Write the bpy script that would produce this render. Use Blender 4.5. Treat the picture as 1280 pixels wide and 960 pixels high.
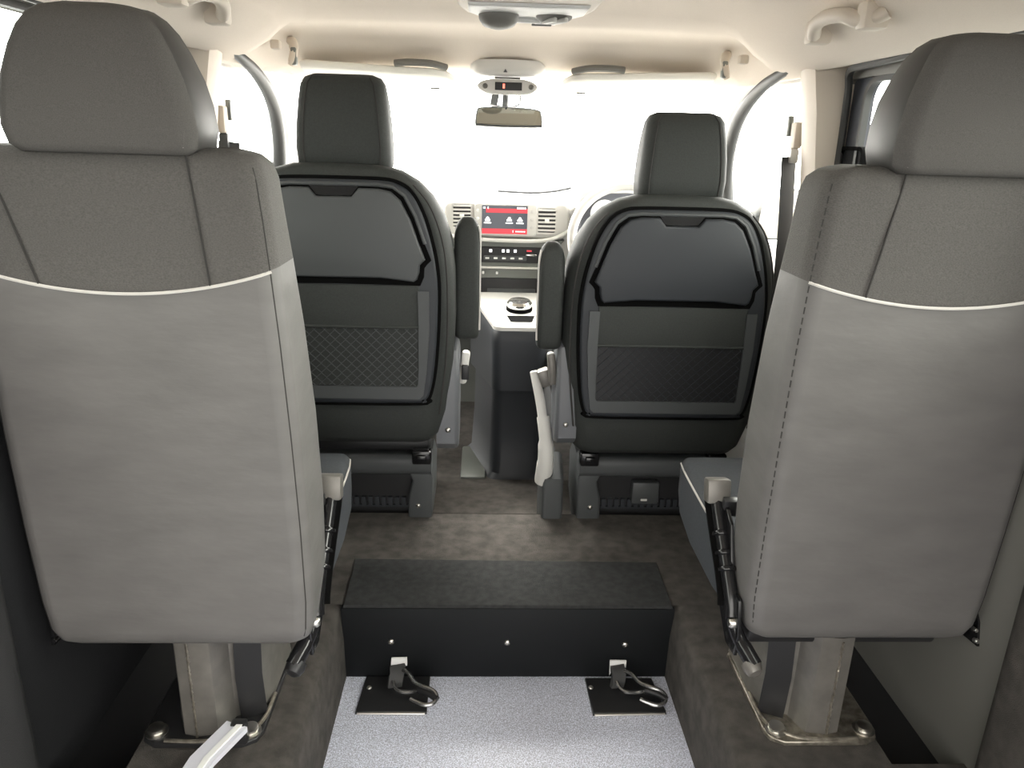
import bpy, bmesh, math, random
from mathutils import Vector, Matrix
random.seed(4)
for o in list(bpy.data.objects):
    bpy.data.objects.remove(o)
S = bpy.context.scene
COL = S.collection
PI = math.pi

# ------------------------------------------------------------------ camera
CAM = Vector((-0.07, 0.0, 1.03))
PIT, YAW, ROL = math.radians(18.0), math.radians(2.4), math.radians(1.6)
FPX = 950.0
FW = Vector((math.sin(YAW)*math.cos(PIT), math.cos(YAW)*math.cos(PIT), -math.sin(PIT)))
_r = Vector((math.cos(YAW), -math.sin(YAW), 0)); _u = _r.cross(FW)
RT = _r*math.cos(ROL) + _u*math.sin(ROL)
UP = _u*math.cos(ROL) - _r*math.sin(ROL)
cd = bpy.data.cameras.new('camera'); cam = bpy.data.objects.new('camera', cd); COL.objects.link(cam)
M3 = Matrix((RT, UP, -FW)).transposed()
cam.matrix_world = Matrix.Translation(CAM) @ M3.to_4x4()
cd.sensor_width = 36.0; cd.lens = FPX/1280*36; cd.clip_start = 0.01
S.camera = cam

# ------------------------------------------------------------------ light
W = bpy.data.worlds.new('sky'); S.world = W; W.use_nodes = True
nt = W.node_tree; bg = nt.nodes['Background']
bg.inputs['Color'].default_value = (1.0, 0.97, 0.92, 1)
# overcast sky, much brighter ahead of the van than behind it; darker ground behind
def _n(t): return nt.nodes.new(t)
_tc = _n('ShaderNodeTexCoord'); _sx = _n('ShaderNodeSeparateXYZ'); nt.links.new(_tc.outputs['Generated'], _sx.inputs[0])
_fr = _n('ShaderNodeMapRange'); _fr.interpolation_type = 'SMOOTHSTEP'
for _i, _v in ((1, -.15), (2, .55), (3, 3.4), (4, 15.0)): _fr.inputs[_i].default_value = _v
_bk = _n('ShaderNodeMapRange'); _bk.interpolation_type = 'SMOOTHSTEP'
for _i, _v in ((1, -.25), (2, .10), (3, .14), (4, 1.0)): _bk.inputs[_i].default_value = _v
_ml = _n('ShaderNodeMath'); _ml.operation = 'MULTIPLY'
nt.links.new(_sx.outputs['Y'], _fr.inputs[0]); nt.links.new(_sx.outputs['Z'], _bk.inputs[0])
nt.links.new(_fr.outputs[0], _ml.inputs[0]); nt.links.new(_bk.outputs[0], _ml.inputs[1]); 
# extra sky brightness on the right, added to light the left rear seat
_rt = _n('ShaderNodeMapRange'); _rt.interpolation_type = 'SMOOTHSTEP'
for _i, _v in ((1, .35), (2, .85), (3, 0.0), (4, 9.0)): _rt.inputs[_i].default_value = _v
_ad = _n('ShaderNodeMath'); _ad.operation = 'ADD'; nt.links.new(_sx.outputs['X'], _rt.inputs[0])
_m2 = _n('ShaderNodeMath'); _m2.operation = 'MULTIPLY'; nt.links.new(_rt.outputs[0], _m2.inputs[0]); nt.links.new(_bk.outputs[0], _m2.inputs[1])
nt.links.new(_ml.outputs[0], _ad.inputs[0]); nt.links.new(_m2.outputs[0], _ad.inputs[1]); nt.links.new(_ad.outputs[0], bg.inputs['Strength'])
sd = bpy.data.lights.new('sun', 'SUN'); sd.energy = 10; sd.angle = math.radians(38); sd.color = (1, .96, .88)
sun = bpy.data.objects.new('sun', sd); COL.objects.link(sun)
sun.rotation_euler = Vector((0.05, -0.56, -0.85)).to_track_quat('-Z', 'Y').to_euler()
S.view_settings.view_transform = 'Standard'; S.view_settings.look = 'None'
S.view_settings.gamma = 1.0; S.view_settings.exposure = 0.5
S.view_settings.use_curve_mapping = False

# ------------------------------------------------------------------ materials
def mat(name, col, rough=.6, metal=0., spec=.5, noise=0., nscale=40., bump=0., bscale=200., col2=None, emit=None, sheen=0.):
    m = bpy.data.materials.new(name); m.use_nodes = True
    n = m.node_tree; b = n.nodes['Principled BSDF']
    b.inputs['Base Color'].default_value = (*col, 1); b.inputs['Roughness'].default_value = rough
    b.inputs['Metallic'].default_value = metal; b.inputs['Specular IOR Level'].default_value = spec
    if sheen: b.inputs['Sheen Weight'].default_value = sheen
    tc = n.nodes.new('ShaderNodeTexCoord')
    if noise or col2:
        t = n.nodes.new('ShaderNodeTexNoise'); t.inputs['Scale'].default_value = nscale; t.inputs['Detail'].default_value = 6
        n.links.new(tc.outputs['Object'], t.inputs['Vector'])
        r = n.nodes.new('ShaderNodeValToRGB')
        c2 = col2 or tuple(min(1, c*(1+noise)) for c in col)
        c1 = col if col2 else tuple(c*(1-noise) for c in col)
        r.color_ramp.elements[0].position = .35; r.color_ramp.elements[0].color = (*c1, 1)
        r.color_ramp.elements[1].position = .65; r.color_ramp.elements[1].color = (*c2, 1)
        n.links.new(t.outputs['Fac'], r.inputs['Fac']); n.links.new(r.outputs['Color'], b.inputs['Base Color'])
    if bump:
        t2 = n.nodes.new('ShaderNodeTexNoise'); t2.inputs['Scale'].default_value = bscale; t2.inputs['Detail'].default_value = 3
        n.links.new(tc.outputs['Object'], t2.inputs['Vector'])
        bp = n.nodes.new('ShaderNodeBump'); bp.inputs['Strength'].default_value = bump; bp.inputs['Distance'].default_value = .004
        n.links.new(t2.outputs['Fac'], bp.inputs['Height']); n.links.new(bp.outputs['Normal'], b.inputs['Normal'])
    if emit:
        b.inputs['Emission Color'].default_value = (*emit[0], 1); b.inputs['Emission Strength'].default_value = emit[1]
    return m

def glass_mat(name, tint):
    m = bpy.data.materials.new(name); m.use_nodes = True; n = m.node_tree; n.nodes.clear()
    o = n.nodes.new('ShaderNodeOutputMaterial'); mx = n.nodes.new('ShaderNodeMixShader')
    t = n.nodes.new('ShaderNodeBsdfTransparent'); g = n.nodes.new('ShaderNodeBsdfGlossy')
    t.inputs['Color'].default_value = (*tint, 1); g.inputs['Roughness'].default_value = .02
    lw = n.nodes.new('ShaderNodeLayerWeight'); lw.inputs[0].default_value = .5
    pw = n.nodes.new('ShaderNodeMath'); pw.operation = 'POWER'; pw.inputs[1].default_value = 5; n.links.new(lw.outputs['Facing'], pw.inputs[0])
    f = n.nodes.new('ShaderNodeMath'); f.operation = 'MULTIPLY_ADD'; f.inputs[1].default_value = .45; f.inputs[2].default_value = .03; n.links.new(pw.outputs[0], f.inputs[0])
    n.links.new(f.outputs[0], mx.inputs[0]); n.links.new(t.outputs[0], mx.inputs[1]); n.links.new(g.outputs[0], mx.inputs[2])
    n.links.new(mx.outputs[0], o.inputs[0]); return m

def two_tone(name, cx, zmid, k, low, up):
    """leatherette below a sagging seam, woven cloth above it (object space)."""
    m = bpy.data.materials.new(name); m.use_nodes = True; n = m.node_tree; b = n.nodes['Principled BSDF']
    tc = n.nodes.new('ShaderNodeTexCoord'); sp = n.nodes.new('ShaderNodeSeparateXYZ'); n.links.new(tc.outputs['Object'], sp.inputs[0])
    def mth(op, a, bb):
        q = n.nodes.new('ShaderNodeMath'); q.operation = op
        for i, v in enumerate((a, bb)):
            if isinstance(v, (int, float)): q.inputs[i].default_value = v
            else: n.links.new(v, q.inputs[i])
        return q.outputs[0]
    x2 = mth('POWER', mth('ABSOLUTE', mth('SUBTRACT', sp.outputs['X'], cx), 0), 2.0)
    edge = mth('ADD', mth('MULTIPLY', x2, k), zmid)
    fac = mth('GREATER_THAN', sp.outputs['Z'], edge)
    def noisecol(c, amt, sc, stretch):
        mp = n.nodes.new('ShaderNodeMapping'); mp.inputs['Scale'].default_value = stretch; n.links.new(tc.outputs['Object'], mp.inputs[0])
        t = n.nodes.new('ShaderNodeTexNoise'); t.inputs['Scale'].default_value = sc; t.inputs['Detail'].default_value = 8; n.links.new(mp.outputs[0], t.inputs['Vector'])
        r = n.nodes.new('ShaderNodeValToRGB'); r.color_ramp.elements[0].position = .3; r.color_ramp.elements[1].position = .7
        r.color_ramp.elements[0].color = (*[v*(1-amt) for v in c], 1); r.color_ramp.elements[1].color = (*[v*(1+amt) for v in c], 1)
        n.links.new(t.outputs['Fac'], r.inputs['Fac']); return r.outputs['Color'], t.outputs['Fac']
    c1, h1 = noisecol(low, .10, 9, (1, 1, 2.5)); c2, h2 = noisecol(up, .22, 420, (1, 1, 1.6))
    mx = n.nodes.new('ShaderNodeMix'); mx.data_type = 'RGBA'
    n.links.new(fac, mx.inputs['Factor']); n.links.new(c1, mx.inputs[6]); n.links.new(c2, mx.inputs[7]); n.links.new(mx.outputs[2], b.inputs['Base Color'])
    rg = mth('ADD', mth('MULTIPLY', fac, .38), .48); n.links.new(rg, b.inputs['Roughness'])
    # soft wrinkles in the leatherette, weave in the cloth
    mp = n.nodes.new('ShaderNodeMapping'); mp.inputs['Scale'].default_value = (7, 7, 22); mp.inputs['Rotation'].default_value = (0, .35, 0); n.links.new(tc.outputs['Object'], mp.inputs[0])
    t = n.nodes.new('ShaderNodeTexNoise'); t.inputs['Scale'].default_value = 1.3; t.inputs['Detail'].default_value = 4; n.links.new(mp.outputs[0], t.inputs['Vector'])
    mh = n.nodes.new('ShaderNodeMix'); n.links.new(fac, mh.inputs['Factor']); n.links.new(t.outputs['Fac'], mh.inputs[2]); n.links.new(h2, mh.inputs[3])
    bp = n.nodes.new('ShaderNodeBump'); bp.inputs['Strength'].default_value = .22; bp.inputs['Distance'].default_value = .008
    n.links.new(mh.outputs[0], bp.inputs['Height']); n.links.new(bp.outputs['Normal'], b.inputs['Normal'])
    return m

LEATHER = (.125, .120, .116); CLOTH = (.078, .074, .069)
M = dict(
 leather=mat('grey_leatherette', LEATHER, .46, noise=.10, nscale=14, bump=.15, bscale=60),
 darkleather=mat('dark_leatherette', (.040, .038, .036), .5, noise=.10, nscale=14),
 cloth=mat('woven_cloth', CLOTH, .9, noise=.16, nscale=900, bump=.12, bscale=1100),
 cushion=mat('seat_cushion_cloth', (.046, .051, .059), .7, noise=.12, nscale=200, bump=.1, bscale=300),
 frontcloth=mat('front_seat_cloth', (.031, .034, .032), .7, spec=.35, noise=.10, nscale=260, bump=.1, bscale=400),
 plastic=mat('charcoal_plastic', (.026, .029, .034), .5, spec=.4, bump=.05, bscale=900),
 plasticlt=mat('grey_plastic', (.062, .066, .068), .45, spec=.4, bump=.04, bscale=900),
 black=mat('black_plastic', (.012, .012, .013), .45),
 gloss=mat('gloss_black', (.010, .010, .011), .18),
 carpet=mat('dark_carpet', (.066, .059, .052), .95, noise=.28, nscale=30, bump=.8, bscale=700),
 carpet2=mat('dark_green_carpet', (.026, .027, .027), .95, noise=.25, nscale=60, bump=.6, bscale=700),
 vinylblack=mat('black_vinyl_panel', (.006, .007, .008), .6, spec=.25, bump=.1, bscale=700),
 headliner=mat('headliner', (.71, .635, .555), .9, noise=.02, nscale=400),
 visor=mat('cream_visor_vinyl', (.86, .84, .78), .6),
 beige=mat('beige_trim', (.62, .55, .47), .6),
 light=mat('pale_grey_trim', (.62, .61, .58), .45),
 pale=mat('pale_plastic_dash_glare', (.58, .57, .55), .45),  # sun glare on the dash is put into this pale colour
 palegreen=mat('grey_green_plastic', (.16, .17, .155), .45),
 steel=mat('painted_grey_steel', (.17, .16, .145), .42, metal=.35, noise=.12, nscale=30),
 darksteel=mat('black_painted_steel', (.020, .020, .021), .3),
 chrome=mat('chrome', (.75, .75, .74), .16, metal=1),
 zinc=mat('zinc_bolt', (.62, .60, .56), .3, metal=1),
 plate=mat('worn_base_plate', (.34, .31, .26), .35, metal=.8, noise=.35, nscale=60),
 white=mat('white_plastic', (.8, .8, .78), .5),
 silver=mat('silver_strap', (.62, .62, .68), .5),
 piping=mat('pale_stitching', (.55, .53, .50), .7),
 thread=mat('dark_seam', (.028, .026, .025), .8),
 thread2=mat('grey_thread', (.23, .22, .21), .8),
 web=mat('seat_belt_webbing', (.045, .045, .045), .8),
 rubber=mat('dark_rubber_seal', (.045, .046, .045), .55),
 doorgrey=mat('door_inner_grey', (.06, .064, .078), .6),
 quarter=mat('shaded_quarter_trim', (.032, .032, .033), .85, spec=.2, bump=.2, bscale=500),  # left wall's shade is put into this dark tone
 darkdoor=mat('shaded_door_cloth', (.014, .0145, .016), .85, spec=.2, bump=.2, bscale=500),  # left door's shade is put into this dark tone
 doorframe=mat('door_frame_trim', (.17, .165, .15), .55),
 gap=mat('matt_black_gap_shade', (.004, .004, .004), .9, spec=.05),  # plain black, also painted in for shade in gaps and recesses
 covergrey=mat('recliner_cover_grey', (.12, .125, .135), .4),
 rod=mat('dark_steel_rod', (.30, .30, .30), .25, metal=.9),
 mirror=mat('mirror_glass', (.75, .73, .62), .03, metal=1),
 screen=mat('screen_dark', (.03, .03, .035), .2, emit=((.06, .065, .075), 1)),
 red=mat('screen_red', (.2, .02, .02), .3, emit=((.62, .05, .07), .9)),
 icon=mat('screen_white', (.8, .8, .8), .3, emit=((1, 1, 1), 1.1)),
 redled=mat('red_led', (.6, .05, .04), .3, emit=((1, .18, .12), 2.0)),
 glass=glass_mat('clear_glass', (.97, .98, .97)),
 tint=glass_mat('side_glass', (.93, .95, .93)),
)
def speckle(name, a, b, scale):
    m = bpy.data.materials.new(name); m.use_nodes = True; n = m.node_tree; bs = n.nodes['Principled BSDF']
    tc = n.nodes.new('ShaderNodeTexCoord'); t = n.nodes.new('ShaderNodeTexNoise'); t.inputs['Scale'].default_value = scale; t.inputs['Detail'].default_value = 1
    n.links.new(tc.outputs['Object'], t.inputs['Vector'])
    r = n.nodes.new('ShaderNodeValToRGB'); e = r.color_ramp.elements
    e[0].position = .36; e[0].color = (*b, 1); e[1].position = .5; e[1].color = (*a, 1)
    e2 = e.new(.66); e2.color = (min(1, a[0]*1.5), min(1, a[1]*1.5), min(1, a[2]*1.5), 1)
    n.links.new(t.outputs['Fac'], r.inputs['Fac']); n.links.new(r.outputs['Color'], bs.inputs['Base Color']); bs.inputs['Roughness'].default_value = .5
    return m
M['vinyl'] = speckle('speckled_safety_vinyl', (.56, .575, .66), (.36, .37, .44), 420)

# ------------------------------------------------------------------ helpers
def thing(name, label, cat, loc, group=None):
    o = bpy.data.objects.new(name, None); COL.objects.link(o); o.location = loc; o.empty_display_size = .05
    o['label'] = label; o['category'] = cat
    if group: o['group'] = group
    o['_w'] = list(loc); return o
def obj(name, bm, m, parent=None, loc=None, smooth=40, kind=None, label=None):
    w = Vector(parent['_w']) if parent is not None else Vector(loc or (0, 0, 0))
    bmesh.ops.recalc_face_normals(bm, faces=bm.faces)
    bm.transform(Matrix.Translation(-w))
    me = bpy.data.meshes.new(name); bm.to_mesh(me); bm.free()
    for mm in (m if isinstance(m, (list, tuple)) else [m]): me.materials.append(mm)
    for p in me.polygons: p.use_smooth = True
    me.set_sharp_from_angle(angle=math.radians(smooth))
    o = bpy.data.objects.new(name, me); COL.objects.link(o)
    if parent is not None: o.parent = parent
    else: o.location = w
    o['_w'] = list(w)
    if kind: o['kind'] = kind
    if label: o['label'] = label
    return o
def struct(name, bm, m, parent=None, smooth=40):
    return obj(name, bm, m, parent, smooth=smooth, kind='structure')
def solo(name, bm, m, label, cat, loc, group=None, smooth=40):
    o = obj(name, bm, m, None, loc, smooth); o['label'] = label; o['category'] = cat
    if group: o['group'] = group
    return o
def B(): return bmesh.new()

def loft(bm, rings, cap=True, close=True):
    vs = [[bm.verts.new(p) for p in r] for r in rings]; n = len(vs[0])
    for a, b in zip(vs, vs[1:]):
        for i in range(n if close else n-1):
            j = (i+1) % n
            try: bm.faces.new((a[i], a[j], b[j], b[i]))
            except ValueError: pass
    if cap and close:
        bm.faces.new(vs[0]); bm.faces.new(vs[-1])
    return vs
def rr(cx, cy, hw, hd, r, n=6):
    r = min(r, hw*.999, hd*.999); out = []
    for k, (sx, sy) in enumerate(((1, 1), (-1, 1), (-1, -1), (1, -1))):
        for i in range(n+1):
            a = (k + i/n)*PI/2
            out.append((cx+sx*(hw-r)+r*math.cos(a), cy+sy*(hd-r)+r*math.sin(a)))
    return out
def slab(bm, cx, secs, r, dome=0., lean=None, n=6):
    """upright cushion; secs = (z, half width, y rear, y front[, x shift])"""
    rings = []
    for s in secs:
        z, hw, y0, y1 = s[:4]; dx = s[4] if len(s) > 4 else 0
        rings.append([(x, y, z - dome*((x-cx)/max(.01, hw))**2 * (1 if z > 0 else 0)) for x, y in rr(cx+dx, (y0+y1)/2, hw, (y1-y0)/2, min(r, (y1-y0)*.49), n)])
    loft(bm, rings)
def box(bm, x0, x1, y0, y1, z0, z1, bev=0., seg=2, rot=None, about=None):
    t = bmesh.new(); bmesh.ops.create_cube(t, size=1)
    bmesh.ops.scale(t, vec=(abs(x1-x0), abs(y1-y0), abs(z1-z0)), verts=t.verts)
    if bev: bmesh.ops.bevel(t, geom=t.edges[:], offset=min(bev, .49*min(abs(x1-x0), abs(y1-y0), abs(z1-z0))), segments=seg, profile=.5, affect='EDGES')
    c = Vector(((x0+x1)/2, (y0+y1)/2, (z0+z1)/2))
    if rot is not None: bmesh.ops.rotate(t, cent=(0, 0, 0), matrix=rot, verts=t.verts)
    bmesh.ops.translate(t, vec=c, verts=t.verts); merge(bm, t)
def merge(bm, t):
    me = bpy.data.meshes.new('tmp'); t.to_mesh(me); t.free(); bm.from_mesh(me); bpy.data.meshes.remove(me)
def inset(poly, d):
    n = len(poly); out = []
    area = sum(poly[i][0]*poly[(i+1) % n][1]-poly[(i+1) % n][0]*poly[i][1] for i in range(n)); sg = 1 if area > 0 else -1
    for i in range(n):
        p, q, r_ = Vector(poly[i-1]), Vector(poly[i]), Vector(poly[(i+1) % n])
        a, b = (q-p), (r_-q)
        if a.length < 1e-9 or b.length < 1e-9: out.append(tuple(q)); continue
        a.normalize(); b.normalize()
        na, nb = Vector((-a.y, a.x))*sg, Vector((-b.y, b.x))*sg
        m_ = na+nb
        if m_.length < 1e-6: out.append(tuple(q)); continue
        m_.normalize(); k = min(2.0, 1/max(.3, m_.dot(na)))
        out.append(tuple(q+m_*d*k))
    return out
def prism(bm, poly, axis, d0, d1, bev=0., seg=3, both=False):
    """poly in the two other axes (in order x,y / x,z / y,z), thickness along axis from d0 (back) to d1 (front, bevelled)."""
    def P(q, d):
        if axis == 'y': return (q[0], d, q[1])
        if axis == 'x': return (d, q[0], q[1])
        return (q[0], q[1], d)
    sg = 1 if d1 > d0 else -1; rings = []
    if both and bev:
        for i in range(seg+1):
            a = i/seg*PI/2; rings.append([P(q, d0+sg*bev*(1-math.sin(a))) for q in inset(poly, bev*(1-math.cos(PI/2-a)) if False else bev*(1-math.sin(PI/2-(PI/2-a))))]) if False else None
        rings = []
        for i in range(seg+1):
            a = PI/2*i/seg; rings.append([P(q, d0+sg*bev*(1-math.sin(a))) for q in inset(poly, bev*(1-math.cos(PI/2-a)))]) if False else rings.append([P(q, d0+sg*bev*(1-math.cos(a))) for q in inset(poly, bev*(1-math.sin(a)))])
    else: rings.append([P(q, d0) for q in poly])
    if bev:
        for i in range(seg+1):
            a = PI/2*i/seg; rings.append([P(q, d1-sg*bev*(1-math.sin(a))) for q in inset(poly, bev*(1-math.cos(a)))])
    else: rings.append([P(q, d1) for q in poly])
    loft(bm, rings)
def sym(half):
    """mirror a half outline (x>=0, listed top to bottom) into a closed polygon."""
    return [(x, z) for x, z in half] + [(-x, z) for x, z in reversed(half)]
def shift(poly, dx, dz): return [(x+dx, z+dz) for x, z in poly]
def spline(pts, n=8, closed=False):
    P = [Vector(p) for p in pts]; out = []; N = len(P)
    for i in range(N if closed else N-1):
        if closed: a, b, c, d = P[i-1], P[i], P[(i+1) % N], P[(i+2) % N]
        else: a, b, c, d = P[max(0, i-1)], P[i], P[i+1], P[min(N-1, i+2)]
        for k in range(n):
            t = k/n
            out.append(.5*((2*b)+(c-a)*t+(2*a-5*b+4*c-d)*t*t+(3*b-a-3*c+d)*t**3))
    if not closed: out.append(P[-1])
    return out
def tube(bm, pts, r, seg=8, closed=False, flat=None):
    pts = [Vector(p) for p in pts]; n = len(pts); rings = []; prev = None
    for i, p in enumerate(pts):
        t = (pts[(i+1) % n]-pts[i-1]) if closed else (pts[min(n-1, i+1)]-pts[max(0, i-1)])
        t.normalize()
        if prev is None: u = t.orthogonal().normalized()
        else:
            u = prev-t*prev.dot(t)
            u = u.normalized() if u.length > 1e-6 else t.orthogonal().normalized()
        prev = u; v = t.cross(u); rad = r[i] if isinstance(r, (list, tuple)) else r
        rings.append([p+u*rad*math.cos(2*PI*k/seg)+v*rad*math.sin(2*PI*k/seg) for k in range(seg)])
    if closed:
        rings.append(rings[0]); 
        vs = [[bm.verts.new(q) for q in r_] for r_ in rings[:-1]]; vs.append(vs[0])
        for a, b in zip(vs, vs[1:]):
            for k in range(seg): bm.faces.new((a[k], a[(k+1) % seg], b[(k+1) % seg], b[k]))
    else: loft(bm, rings)
def strap(bm, pts, w, t, wdir):
    """flat band along pts, width along wdir."""
    pts = [Vector(p) for p in pts]; n = len(pts); rings = []
    for i, p in enumerate(pts):
        d = (pts[min(n-1, i+1)]-pts[max(0, i-1)]).normalized(); wd = Vector(wdir); wd = (wd-d*wd.dot(d)).normalized(); nn = d.cross(wd)
        rings.append([p+wd*w/2+nn*t/2, p-wd*w/2+nn*t/2, p-wd*w/2-nn*t/2, p+wd*w/2-nn*t/2])
    loft(bm, rings)
def disc(bm, c, axis, prof, seg=20):
    """lathe: prof = (radius, distance along axis)"""
    ax = Vector(axis).normalized(); u = ax.orthogonal().normalized(); v = ax.cross(u); c = Vector(c)
    loft(bm, [[c+ax*h+(u*math.cos(2*PI*k/seg)+v*math.sin(2*PI*k/seg))*max(r, .0002) for k in range(seg)] for r, h in prof])
def bolt(bm, c, axis, r, h):
    disc(bm, c, axis, [(r*1.5, 0), (r*1.5, h*.35), (r*1.0, h*.36), (r*1.0, h*.9), (r*.8, h)], 12)
def dome_screw(bm, c, axis, r):
    disc(bm, c, axis, [(r, 0), (r, r*.25), (r*.8, r*.5), (r*.35, r*.62), (r*.3, r*.45), (0, r*.45)], 14)
def sheet(bm, grid):
    vs = [[bm.verts.new(p) for p in row] for row in grid]
    for a, b in zip(vs, vs[1:]):
        for i in range(len(a)-1): bm.faces.new((a[i], a[i+1], b[i+1], b[i]))

# ------------------------------------------------------------------ floor
WELL = -0.19
bm = B()
prof = [(.40, -.003), (.390, -.010), (.384, -.03), (.380, -.08), (.378, WELL-.02)]
for s in (-1, 1):
    # side platform: inner rounded shoulder to the well, outer edge notched for the door step
    ys = [-.5, .2, .6, 1.0, 1.04, 1.2, 1.513, 1.57]
    inner = [(.425, 0.)] + prof
    sheet(bm, [[(s*x, y, z) for x, z in inner] for y in ys])
    sheet(bm, [[(s*.425, y, 0), (s*.66, y, 0)] for y in ys[:-1]])
    sheet(bm, [[(s*.66, y, 0), (s*.80, y, 0)] for y in (-.5, 1.04)])
    sheet(bm, [[(s*.66, 1.04, 0), (s*.80, 1.04, 0)], [(s*.66, 1.045, -.008), (s*.80, 1.045, -.008)], [(s*.66, 1.047, -.08), (s*.80, 1.047, -.08)]])
    sheet(bm, [[(s*.66, y, 0), (s*.666, y, -.01), (s*.668, y, -.08)] for y in (1.04, 1.5, 1.88)])
    sheet(bm, [[(s*.66, y, 0), (s*.8, y, 0)] for y in (1.88, 1.96)])
    sheet(bm, [[(s*.36, y, 0), (s*.66, y, 0)] for y in (1.513, 1.96)])
sheet(bm, [[(-.39, y, -.001), (.39, y, -.001)] for y in (1.70, 1.96)])
sheet(bm, [[(-.8, 1.96, 0), (.8, 1.96, 0)], [(-.8, 1.968, -.006), (.8, 1.968, -.006)], [(-.8, 1.97, -.09), (.8, 1.97, -.09)]])
bmesh.ops.remove_doubles(bm, verts=bm.verts, dist=.0005)
struct('floor', bm, M['carpet'])
bm = B(); sheet(bm, [[(-.40, y, WELL), (.40, y, WELL)] for y in (-.5, 1.53)]); struct('floor_well', bm, M['vinyl'])
bm = B()
sheet(bm, [[(x, y, z) for x in (-.8, 0, .8)] for y, z in ((1.95, -.08), (2.26, -.08), (2.34, -.085), (2.38, -.105), (2.60, -.115), (3.3, -.115))]); struct('floor_cab', bm, M['carpet'])
for s, nm in ((-1, 'left'), (1, 'right')):
    bm = B(); sheet(bm, [[(s*.655, y, -.065), (s*.82, y, -.065)] for y in (1.03, 1.9)]); struct('floor_step_'+nm, bm, M['black'])

# ------------------------------------------------------------------ ceiling
bm = B()
def lerp(a, b, t): return a+(b-a)*t
rear = [(0, 1.338), (.25, 1.337), (.42, 1.334), (.50, 1.328), (.54, 1.312), (.565, 1.285), (.59, 1.258), (.62, 1.238), (.66, 1.216), (.70, 1.196), (.83, 1.215)]
def front(z):  return [(0, z+.004), (.25, z+.002), (.42, z), (.54, z-.004), (.60, z-.010), (.64, z-.022), (.665, z-.045 if z > 1.26 else z-.03), (.68, max(1.20, z-.07)), (.69, max(1.195, z-.085)), (.70, 1.19), (.83, 1.21)]
rows = []
for y in (-.35, .3, .9, 1.3, 1.6, 1.85, 1.95): rows.append((y, rear))
mid = [(0, 1.322), (.25, 1.321), (.42, 1.318), (.50, 1.313), (.545, 1.298), (.572, 1.272), (.60, 1.246), (.63, 1.226), (.665, 1.206), (.70, 1.188), (.83, 1.21)]
nose = [(0, 1.303), (.25, 1.303), (.42, 1.301), (.52, 1.298), (.56, 1.288), (.59, 1.268), (.615, 1.246), (.645, 1.228), (.675, 1.21), (.70, 1.19), (.83, 1.21)]
rows += [(2.03, mid), (2.10, nose), (2.16, front(1.300)), (2.24, front(1.303)), (2.29, front(1.301)), (2.34, front(1.288)), (2.39, front(1.262)), (2.46, front(1.238)), (2.54, front(1.222)), (2.62, front(1.212))]
grid = []
for y, h in rows:
    yy = [y + (0.05*(1-(abs(x)/.7)**2) if y > 2.3 else 0) for x, z in h]
    grid.append([(-x, q, z) for (x, z), q in zip(reversed(h), reversed(yy))][:-1] + [(x, q, z) for (x, z), q in zip(h, yy)])
sheet(bm, grid); struct('ceiling', bm, M['headliner'], smooth=60)
bm = B(); sheet(bm, [[(-.83, y, 1.42), (.83, y, 1.42)] for y in (-.4, 2.7)])
for s in (-1, 1): sheet(bm, [[(s*.83, y, 1.42), (s*.83, y, 1.20)] for y in (-.4, 2.7)])
struct('ceiling_roof_skin', bm, M['pale'])

# ------------------------------------------------------------------ sides, doors, windows
def arc_pts(c, r, a0, a1, n=5): return [(c[0]+r*math.cos(a0+(a1-a0)*i/n), c[1]+r*math.sin(a0+(a1-a0)*i/n)) for i in range(n+1)]
def rrect(x0, x1, z0, z1, r, n=5):
    return (arc_pts((x1-r, z1-r), r, 0, PI/2, n)+arc_pts((x0+r, z1-r), r, PI/2, PI, n)+arc_pts((x0+r, z0+r), r, PI, 1.5*PI, n)+arc_pts((x1-r, z0+r), r, 1.5*PI, 2*PI, n))
def frame(bm, outer, inner, axis, d0, d1):
    """ring between two polygons with the same point count"""
    def P(q, d): return (d, q[0], q[1]) if axis == 'x' else (q[0], d, q[1])
    a = [P(q, d0) for q in outer]; b = [P(q, d1) for q in outer]; c = [P(q, d1) for q in inner]; e = [P(q, d0) for q in inner]
    vs = [[bm.verts.new(p) for p in r] for r in (a, b, c, e)]; vs.append(vs[0]); n = len(a)
    for u, v in zip(vs, vs[1:]):
        for i in range(n): bm.faces.new((u[i], u[(i+1) % n], v[(i+1) % n], v[i]))
tn = [0]
def trim(bm, m, smooth=40):
    tn[0] += 1; return struct('trim_%d' % tn[0], bm, m, smooth=smooth)
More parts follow.
